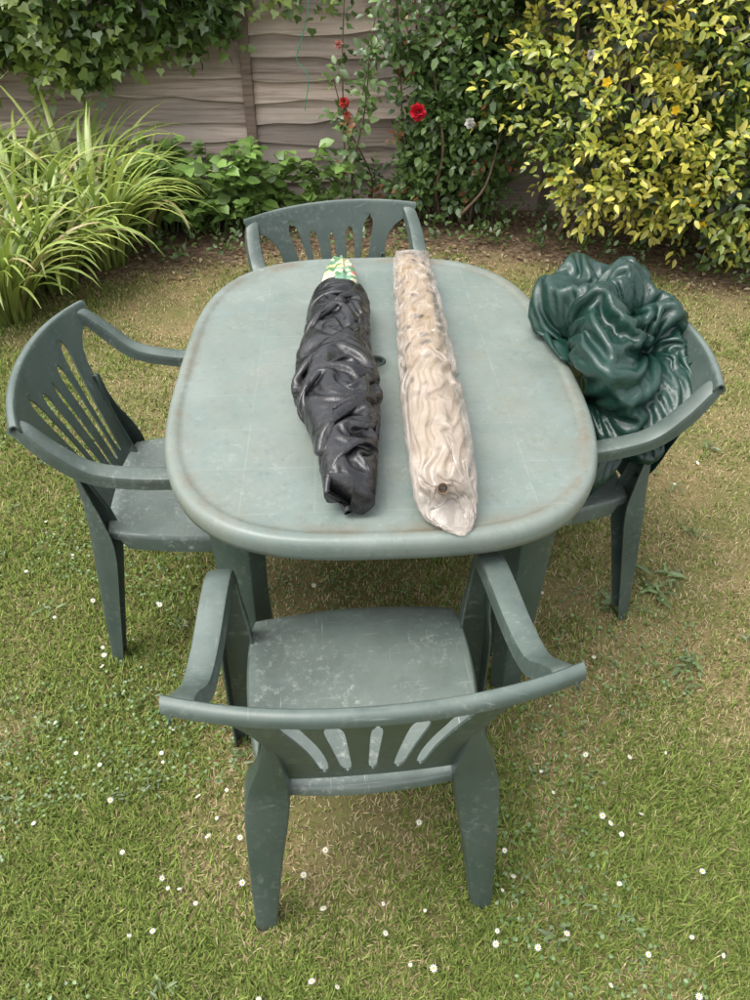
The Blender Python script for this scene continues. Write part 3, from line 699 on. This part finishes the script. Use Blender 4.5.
def straps(name,cl,cbase,wd):
    V=[];F=[];C=[]
    for (cx,cy,nn,Lm) in cl:
        for _ in range(nn):
            a=rng.uniform(0,6.28); L=Lm*rng.uniform(.6,1.15); r=.10*math.sqrt(rng.random())
            x,y=cx+r*math.cos(a)*1.3,cy+r*math.sin(a); a+=rng.normal(0,.4)
            el=math.radians(rng.uniform(62,88)); curv=math.radians(rng.uniform(60,150)); S=11
            p_=np.array([x,y,0.]); w_=wd*rng.uniform(.7,1.2); c=np.array(cbase)*rng.uniform(.65,1.25) 
            if rng.random()<.06: c=np.array([.5,.42,.2])
            elif rng.random()<.3: c=c*np.array([1.3,1.15,1.2])
            b=len(V); tw=rng.normal(0,.35)
            for s in range(S+1):
                t=s/S; ang_=el-curv*t**1.7; d=np.array([math.cos(a)*math.cos(ang_),math.sin(a)*math.cos(ang_),math.sin(ang_)])
                sd2=np.array([-math.sin(a+tw*t),math.cos(a+tw*t),.25*math.sin(tw*3*t)]); ww=w_*min(1,.55+t*1.5)*max(0,1-t**3.5)+.0008
                nn_=np.cross(sd2,d)
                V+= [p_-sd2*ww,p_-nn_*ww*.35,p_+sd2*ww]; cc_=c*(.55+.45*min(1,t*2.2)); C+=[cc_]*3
                p_=p_+d*L/S; p_[2]=max(p_[2],.012)
            for s in range(S):
                for j in range(2): F.append((b+s*3+j,b+s*3+j+1,b+(s+1)*3+j+1,b+(s+1)*3+j))
    return build(name,V,F,M_leaf,True,np.array(C))
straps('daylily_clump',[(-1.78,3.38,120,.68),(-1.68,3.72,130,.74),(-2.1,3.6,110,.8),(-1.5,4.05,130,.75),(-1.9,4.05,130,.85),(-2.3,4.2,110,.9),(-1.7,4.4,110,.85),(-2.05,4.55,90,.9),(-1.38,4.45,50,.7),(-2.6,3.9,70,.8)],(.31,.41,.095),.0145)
lp=empty('broad_leaved_plant'); sg=[];pos=[];ax=[];LL=[];cc=[]
for i in range(75):
    x0=rng.choice([-1.25,-1.05,-.85,-.7,-.35],p=[.25,.25,.25,.15,.10])+rng.normal(0,.08); y0=4.70+rng.uniform(-.22,.12); h=rng.uniform(.12,.5)
    tx=x0+rng.normal(0,.12); ty=y0-rng.uniform(0,.2); P=[(x0,y0,0),((x0+tx)/2,y0,h*.6),(tx,ty,h)]; sg.append((P,.004,.002)); S=catmull(P,6)
    for c in S[3:]:
        for _ in range(2):
            a=rng.uniform(0,6.28); pos.append(c); ax.append((math.cos(a),math.sin(a)-.2,rng.uniform(-.2,.5))); LL.append(rng.uniform(.05,.11)); cc.append(np.array([.20,.33,.075])*rng.uniform(.5,1.3))
stems('plant_stems',sg,M_stem,lp); pos=np.array(pos); LL=np.array(LL)
V=leaves(pos,np.array(ax),np.tile([0,-.4,1.],(len(pos),1))+rng.normal(0,.3,pos.shape),LL,LL*.75,OVAL)
batch('plant_leaves',V,OVAL[1],len(pos),8,M_leaf,colk(np.array(cc),8),True,lp)
n=2600; x=rng.uniform(-2.6,3.0,n); y=edgeY(x)+rng.uniform(-.15,1.1,n); ok=y<4.9; x,y=x[ok],y[ok]; n=len(x)
a=rng.random(n)*6.28; pos=np.c_[x,y,rng.uniform(.004,.02,n)]
V=leaves(pos,np.c_[np.cos(a),np.sin(a),rng.normal(0,.2,n)],np.c_[rng.normal(0,.3,(n,2)),np.ones(n)],rng.uniform(.015,.04,n),rng.uniform(.01,.025,n),OVAL)
cl=np.array([[.2,.12,.06],[.34,.24,.12],[.12,.075,.04],[.42,.35,.2]])[rng.integers(0,4,n)]
batch('leaf_litter',V,OVAL[1],n,8,M_leaf,colk(cl*rng.uniform(.7,1.2,(n,1)),8))
n=260; x=rng.uniform(-1.4,2.4,n); y=edgeY(x)+rng.uniform(.12,.7,n); ok=y<4.8; B=np.c_[x,y,np.full(n,.0)][ok]; n=len(B)
Dr=nz(rng.normal(0,.5,(n,3))*[1,1,.2]+np.array([0,0,1.]))
p1=sprigs(B,Dr,rng.uniform(.05,.2,n),7,.04,.025,lambda p_,f,s_:np.array([[.09,.15,.035]])*rng.uniform(.5,1.5,(len(p_),1)))
merge('border_groundcover',[p1],M_leaf,OVAL)
m,nt,p,out=newmat('green_twine'); p.inputs['Base Color'].default_value=(.05,.35,.22,1)
stems('garden_twine',[([(-.38,4.85,1.7),(-.36,4.86,1.15),(-.40,4.84,.98),(-.44,4.85,.86),(-.38,4.84,.78),(-.41,4.85,.6)],.003,.003)],m,None)
print('done')
